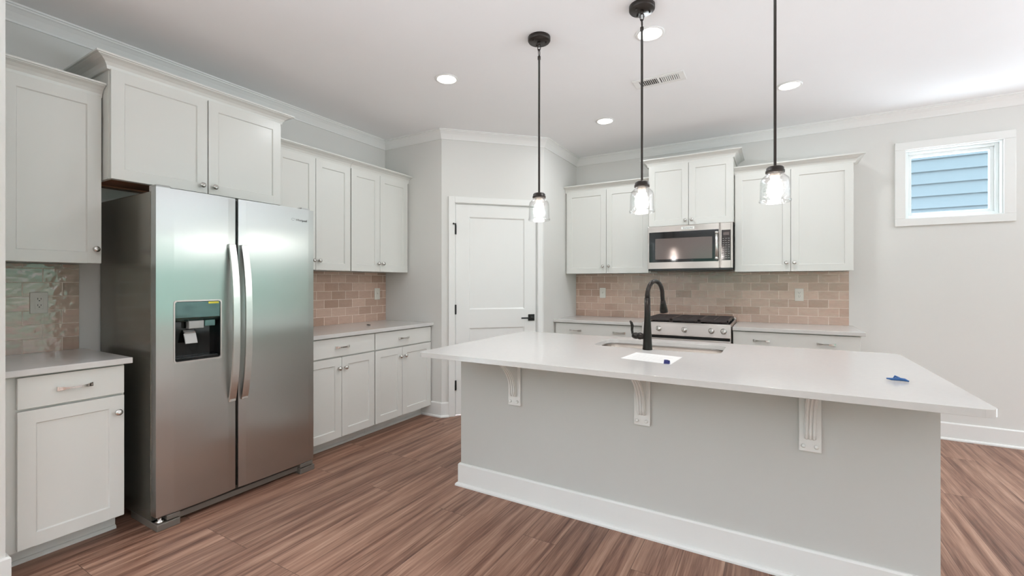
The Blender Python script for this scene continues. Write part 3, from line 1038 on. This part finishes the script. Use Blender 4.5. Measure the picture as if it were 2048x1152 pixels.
# ------------------------------------------------------------------ microwave
mw = thing('microwave', (-1.053, 4.480, 1.390), 'stainless over-the-range microwave with black window', 'microwave')
MW_ = .752
MB().box(.002, MW_ - .002, .030, .440, .006, .432, .002).build('microwave_body', M['black'], mw)
md = MB()
D1 = .645     # door right edge
wx0, wx1, wz0, wz1 = .014, .636, .084, .376
md.box(0, wx0, 0, .030, .022, .432, .002); md.box(wx1, D1, 0, .030, .022, .432, .002)
md.box(wx0, wx1, 0.0001, .030, .022, wz0); md.box(wx0, wx1, 0.0001, .030, wz1, .432)
mdo = md.build('microwave_door', M['steel'], mw)
MB().box(wx0, wx1, .003, .028, wz0, wz1).build('door_glass', M['gloss_black'], mdo)
MB().box(.072, .582, .001, .0045, .111, .313, .001).build('viewing_window', M['mesh_glass'], mdo)
mh = MB().tube([(.622, -.040, .098), (.622, -.040, .352)], .0125, 16)
for zz in (.108, .342):
    mh.lathe([(.0135, -.042), (.010, -.030), (.010, .004)], (.622, 0, zz), 'y', 14)
    mh.lathe([(.015, zz - .010), (.015, zz + .010)], (.622, -.040, 0), 'z', 16)
mh.build('handle', M['satin'], mdo)
bd = MB().box(.312, .430, -.004, .002, .389, .416, .0015).build('badge', M['satin'], mdo)
text_mesh('badge_lettering', 'KitchenAid', .0195, M['grey_legend'], bd, Matrix.Translation((.371, -.0046, .4025)) @ Matrix.Rotation(PI / 2, 4, 'X'), bold=.0002)
cpn = MB()
cpn.box(D1 + .003, .660, 0, .030, .022, .432, .002); cpn.box(.735, MW_, 0, .030, .022, .432, .002)
cpn.box(.660, .735, .0001, .030, .022, .090); cpn.box(.660, .735, .0001, .030, .366, .432)
cpo = cpn.build('control_frame', M['steel'], mw)
MB().box(.660, .735, .002, .028, .090, .366).build('control_panel', M['panel_glass'], mw)
MB().box(.674, .722, .001, .0025, .318, .344).build('display', M['mesh_glass'], mw)
lg = MB()
for r in range(10):
    for q in range(3):
        xx = .668 + q * .022
        lg.box(xx, xx + (.015 if (r + q) % 3 else .010), .0012, .0022, .110 + r * .0195, .114 + r * .0195)
lg.build('button_legend', M['legend'], mw)
MB().box(.004, MW_ - .004, .006, .40, .0, .022, .003).build('vent_strip', M['black'], mw)

# ------------------------------------------------------------------ island
IX0, IX1, IY0, IY1 = -1.695, .555, 2.285, 3.145
ZI, IT = .886, .026
isl = thing('kitchen_island', ((IX0 + IX1) / 2, IY0, 0), 'grey-white kitchen island base with three corbels', 'island')
ox, oy = (IX0 + IX1) / 2, IY0
hx = (IX1 - IX0) / 2
b = MB()
b.box(-hx, hx, 0, .05, 0.0005, ZI - IT - .0005); b.box(-hx, hx, .80, .86, 0.0005, ZI - IT - .0005)
b.box(-hx, -hx + .05, .05, .80, 0.0005, ZI - IT - .0005); b.box(hx - .05, hx, .05, .80, 0.0005, ZI - IT - .0005)
b.build('island_panel', M['island'], isl)
MB().sweep([(-hx, .86), (-hx, 0), (hx, 0), (hx, .86)], BP).build('baseboard', M['trim'], isl)
for cxw in (-1.300, -.562, .141):
    cx_ = cxw - ox
    zt = ZI - IT - .001
    co = MB()
    prof = [(-.018, .612), (-.030, .618), (-.038, .635), (-.040, .66), (-.046, .69), (-.058, .72), (-.078, .75), (-.108, .782), (-.150, .812), (-.195, .832), (-.225, .842), (-.225, zt), (-.018, zt)]
    co.prism(prof, 'x', cx_ - .021, cx_ + .021, .0)
    rib = [(p[0] - .006, p[1] - .001) if p[1] < .84 else (p[0] - .004, p[1]) for p in prof]
    for dx in (-.013, 0, .013):
        co.prism(rib, 'x', cx_ + dx - .0042, cx_ + dx + .0042, .0015)
    c_o = co.build('corbel', M['trim'], isl, bevel=.001)
    MB().box(cx_ - .040, cx_ + .040, -.018, -.0005, .558, zt, .003).build('mounting_plate', M['trim'], c_o)
    for dx in (-.024, .022):
        MB().lathe([(.0085, -.018), (.0085, -.023), (.005, -.026), (.0, -.0262)], (cx_ + dx, 0, .582), 'y', 12).build('bolt', M['trim'], c_o)

TX0, TX1, TY0, TY1 = -1.720, .602, 1.905, 3.172
SKX, SKY, SKHX, SKHY = -.607, 2.854, .368, .186
top = MB().slab(rrect((TX0 + TX1) / 2, (TY0 + TY1) / 2, (TX1 - TX0) / 2, (TY1 - TY0) / 2, .045, 8),
                [rrect(SKX, SKY, SKHX, SKHY, .075, 10)], ZI - IT, ZI).build('island_countertop', M['quartz'], bevel=.003)
tag(top, 'large white quartz island countertop with sink cut-out', 'countertop')

sk = MB()
lv = [(.0, .0, ZI - IT - .004, .075), (.012, .012, ZI - IT - .0045, .085), (.010, .010, .80, .08), (.006, .006, .70, .078), (-.015, -.015, .672, .07), (-.05, -.05, .664, .05)]
sk.loft([[(p[0], p[1], z_) for p in rrect(0, 0, SKHX + dx, SKHY + dy, r, 10)] for dx, dy, z_, r in lv], False, True)
sko = sk.build('sink_bowl', M['steel_sink'], None)
skt = thing('kitchen_sink', (SKX, SKY, 0), 'undermount stainless sink set in the island', 'sink')
sko.parent = skt
sol = sko.modifiers.new('sheet', 'SOLIDIFY'); sol.thickness = .0012; sol.offset = 1
MB().lathe([(.045, .6655), (.045, .668), (.036, .668), (.030, .6665), (.0, .6665)], (0, 0, 0), 'z', 24).build('drain', M['chrome'], skt)

# faucet
fx, fy = -.622, 2.640
fc = thing('kitchen_faucet', (fx, fy, ZI), 'dark bronze pull-down faucet standing before the sink', 'faucet', math.radians(-15))
m = MB().lathe([(.0275, .0005), (.0275, .006), (.026, .012), (.0245, .05), (.0225, .10), (.0195, .15), (.0172, .20), (.0168, .30)], (0, 0, 0), 'z', 28)
m.build('faucet_body', M['bronze'], fc)
arc = [(0, 0, .29), (0, 0, .315)]
R_ = .092
for i in range(1, 15):
    a_ = PI - (PI * 1.02) * i / 14
    arc.append((0, R_ + R_ * math.cos(a_), .315 + .082 * math.sin(a_)))
arc += [(0, .188, .285), (0, .192, .262)]
MB().tube(arc, [.0145] * 2 + [.0125] * 14 + [.0125, .013], 16).build('spout', M['bronze'], fc)
sp = MB().tube([(0, .190, .282), (0, .193, .262), (0, .201, .222), (0, .205, .208)], [.0135, .0165, .0235, .0245], 20)
sp.box(-.006, .006, .172, .182, .225, .262, .002)
sp.build('spray_head', M['bronze'], fc)
hh = MB().lathe([(.016, .0), (.017, -.026), (.0205, -.030), (.0205, -.042), (.016, -.050), (.019, -.054), (.019, -.070), (.013, -.083), (.0, -.086)], (-.012, 0, .075), 'x', 22)
hh.build('valve_body', M['bronze'], fc)
MB().tube([(-.082, 0, .066), (-.096, 0, .085), (-.100, 0, .108), (-.098, 0, .132), (-.104, 0, .150), (-.112, 0, .160)], [.006, .0065, .0075, .0085, .0080, .0055], 14).build('lever', M['bronze'], fc)

# sheet of paper with a blue clip, and a blue scrap further along
def to_plane(u, v, z_):
    d = Vector((-math.sin(YAW), math.cos(YAW), 0)) + Vector((math.cos(YAW), math.sin(YAW), 0)) * ((u - U0) / FPX) - Vector((0, 0, (v - V0) / FPX))
    return Vector((0, 0, CAM_H)) + d * ((z_ - CAM_H) / d.z)


pc = [Vector((-.670, 2.265)), Vector((-.412, 2.205)), Vector((-.400, 2.455)), Vector((-.650, 2.500))]
ps = thing('paper_sheet', (-.53, 2.36, ZI), 'white sheet of paper with faint printed lines beside the faucet', 'paper')
m = MB()
m.slab([(p.x + .53, p.y - 2.36) for p in pc], [], .0004, .0012)
m.build('sheet', M['paper'], ps)
pl = MB()
e1 = (pc[1] - pc[0]).normalized(); e2 = (pc[3] - pc[0]).normalized()
for k, ln in enumerate((.12, .20, .20, .16, .20, .11)):
    p = pc[0] + e1 * .025 + e2 * (.035 + .034 * k)
    q = p + e1 * ln
    s_ = e2 * .0035
    pl.slab([(w.x + .53, w.y - 2.36) for w in (p, q, q + s_, p + s_)], [], .0012, .0014)
pl.build('printed_line', M['ink'], ps)

cl = thing('binder_clip', (-.432, 2.222, ZI + .0014), 'small navy clip on the near corner of the paper sheet', 'clip')
MB().prism([(-.012, 0), (.012, 0), (.006, .012), (.002, .016), (-.002, .016), (-.006, .012)], 'x', -.013, .013, .001).build('clip_body', M['navy'], cl)
MB().tube([(-.008, -.004, .014), (-.009, -.016, .019), (.0, -.018, .020), (.009, -.016, .019), (.008, -.004, .014)], .0014, 8).build('clip_wire', M['navy'], cl)

tp = thing('plastic_scrap', (.428, 2.283, ZI), 'bright blue twist of plastic near the right end of the island top', 'scrap')
MB().tube([(-.034, -.002, .008), (-.018, -.004, .007), (.004, -.004, .009), (.022, -.006, .008), (.034, -.008, .004)], [.003, .006, .008, .007, .003], 10, flat=(1, .8)).build('strip', M['blue'], tp)
MB().tube([(-.012, .002, .007), (-.006, .006, .018), (.006, .004, .012), (.016, .0, .007)], [.003, .004, .004, .003], 8).build('fold', M['blue'], tp)

bt = MB().tube([(-.022, 0, .004), (-.008, .004, .005), (.006, -.002, .005), (.022, .003, .004)], [.0025, .004, .0035, .002], 8).build('plastic_scrap', M['matte_black'], loc=(-3.12, 2.825, ZK))
tag(bt, 'tiny dark scrap on the counter between fridge and pantry', 'scrap')

# ------------------------------------------------------------------ pendants
def pendant(x, label):
    t = thing('pendant_light', (x, 2.375, ZC), label, 'pendant light', 0, 'island pendant lights')
    MB().lathe([(.066, -.0005), (.066, -.020), (.062, -.026), (.0, -.0265)], (0, 0, 0), 'z', 36).build('canopy', M['bronze_rod'], t)
    sc_ = MB()
    for q in (.6, 2.4, 4.2):
        sc_.lathe([(.005, -.034), (.005, -.026)], (.042 * math.cos(q), .042 * math.sin(q), 0), 'z', 10)
    sc_.lathe([(.011, -.026), (.009, -.040), (.004, -.044)], (0, 0, 0), 'z', 14)
    sc_.build('canopy_screw', M['bronze_rod'], t)
    for k, (zc_, ax) in enumerate(((-.058, 0), (-.090, 1))):
        pts = []
        for i in range(21):
            a_ = 2 * PI * i / 20
            ca, sa = .0095 * math.cos(a_), .021 * math.sin(a_)
            pts.append((ca, 0, zc_ + sa) if ax == 0 else (0, ca, zc_ + sa))
        MB().tube(pts, .0026, 8).build('chain_link', M['bronze_rod'], t)
    MB().lathe([(.003, -.107), (.009, -.112), (.009, -.130), (.0062, -.134), (.0062, -.915), (.010, -.920)], (0, 0, 0), 'z', 16).build('stem', M['bronze_rod'], t)
    MB().lathe([(.010, -.917), (.030, -.922), (.036, -.928), (.036, -.938), (.039, -.940), (.039, -.950), (.034, -.952)], (0, 0, 0), 'z', 32).build('cap', M['bronze_rod'], t)
    # open glass jar shade
    out = [(.036, -.945), (.037, -.958), (.046, -.966), (.056, -.976), (.0605, -.992), (.0615, -1.05), (.0620, -1.070), (.0650, -1.074), (.0655, -1.080), (.0620, -1.084)]
    inn = [(r - .003, z_) for r, z_ in out[::-1]]
    MB().lathe(out + inn, (0, 0, 0), 'z', 40, caps=False).build('glass_shade', M['shade'], t)
    MB().lathe([(.020, -.950), (.020, -.972), (.015, -.978)], (0, 0, 0), 'z', 20).build('socket', M['socket'], t)
    MB().lathe([(.012, -.976), (.015, -.988), (.023, -1.006), (.028, -1.022), (.027, -1.036), (.018, -1.050), (.0, -1.056)], (0, 0, 0), 'z', 24).build('bulb', M['bulb'], t)
    d = bpy.data.lights.new('pendant_glow', 'POINT')
    d.energy = PENDANT_W; d.color = (1.0, .98, .96); d.shadow_soft_size = .03
    o = bpy.data.objects.new('pendant_glow', d); COL.objects.link(o)
    o.location = (0, 0, -1.10); o.parent = t
    return t


pendant(-1.190, 'glass jar pendant hanging nearest the pantry door, leftmost of three')
pendant(-.588, 'glass jar pendant hanging over the faucet, middle of three')
pendant(.014, 'glass jar pendant hanging before the right wall cabinet, rightmost of three')


# ------------------------------------------------------------------ recessed downlights and vent
def downlight(x, y, label, watts=DOWNLIGHT_W):
    t = thing('recessed_downlight', (x, y, ZC), label, 'ceiling light', 0, 'recessed ceiling downlights')
    MB().lathe([(.082, -.0002), (.082, -.004), (.070, -.007), (.064, -.003), (.064, -.0002)], (0, 0, 0), 'z', 40).build('trim_ring', M['trim'], t)
    MB().lathe([(.0, -.0015), (.064, -.0015), (.064, -.0025), (.0, -.0025)], (0, 0, 0), 'z', 36, caps=False).build('lens', M['led'], t)
    area_light('downlight_glow', (0, 0, -.009), (0, 0, 0), .12, .12, watts, (.88, .95, 1.0), parent=t, shape='DISK')
    return t


downlight(-2.000, 2.526, 'round downlight glowing in ceiling above the fridge aisle')
downlight(-.612, 2.660, 'round downlight glowing just behind the middle pendant')
downlight(-1.290, 3.890, 'round downlight glowing in ceiling nearest the pantry corner')
downlight(.115, 3.873, 'round downlight glowing in ceiling right of the air vent')

vt = thing('ceiling_vent', (-.695, 3.300, ZC), 'white slotted air vent in the ceiling', 'vent')
v = MB()
v.box(-.175, .175, -.075, -.045, -.006, -.0003, .002); v.box(-.175, .175, .045, .075, -.006, -.0003, .002)
v.box(-.175, -.135, -.045, .045, -.006, -.0003, .002); v.box(.135, .175, -.045, .045, -.006, -.0003, .002)
v.box(-.008, .008, -.045, .045, -.006, -.0003)
v.build('vent_frame', M['trim'], vt)
MB().box(-.135, .135, -.045, .045, -.0012, -.0003).build('duct', M['vent_dark'], vt)
for side in (-1, 1):
    for i in range(9):
        xx = side * (.016 + i * .0135)
        MB().prism([(xx, -.006), (xx + .0022, -.006), (xx + .0022 + side * .006, -.0013), (xx + side * .006, -.0013)], 'y', -.045, .045).build('slat', M['trim'], vt)
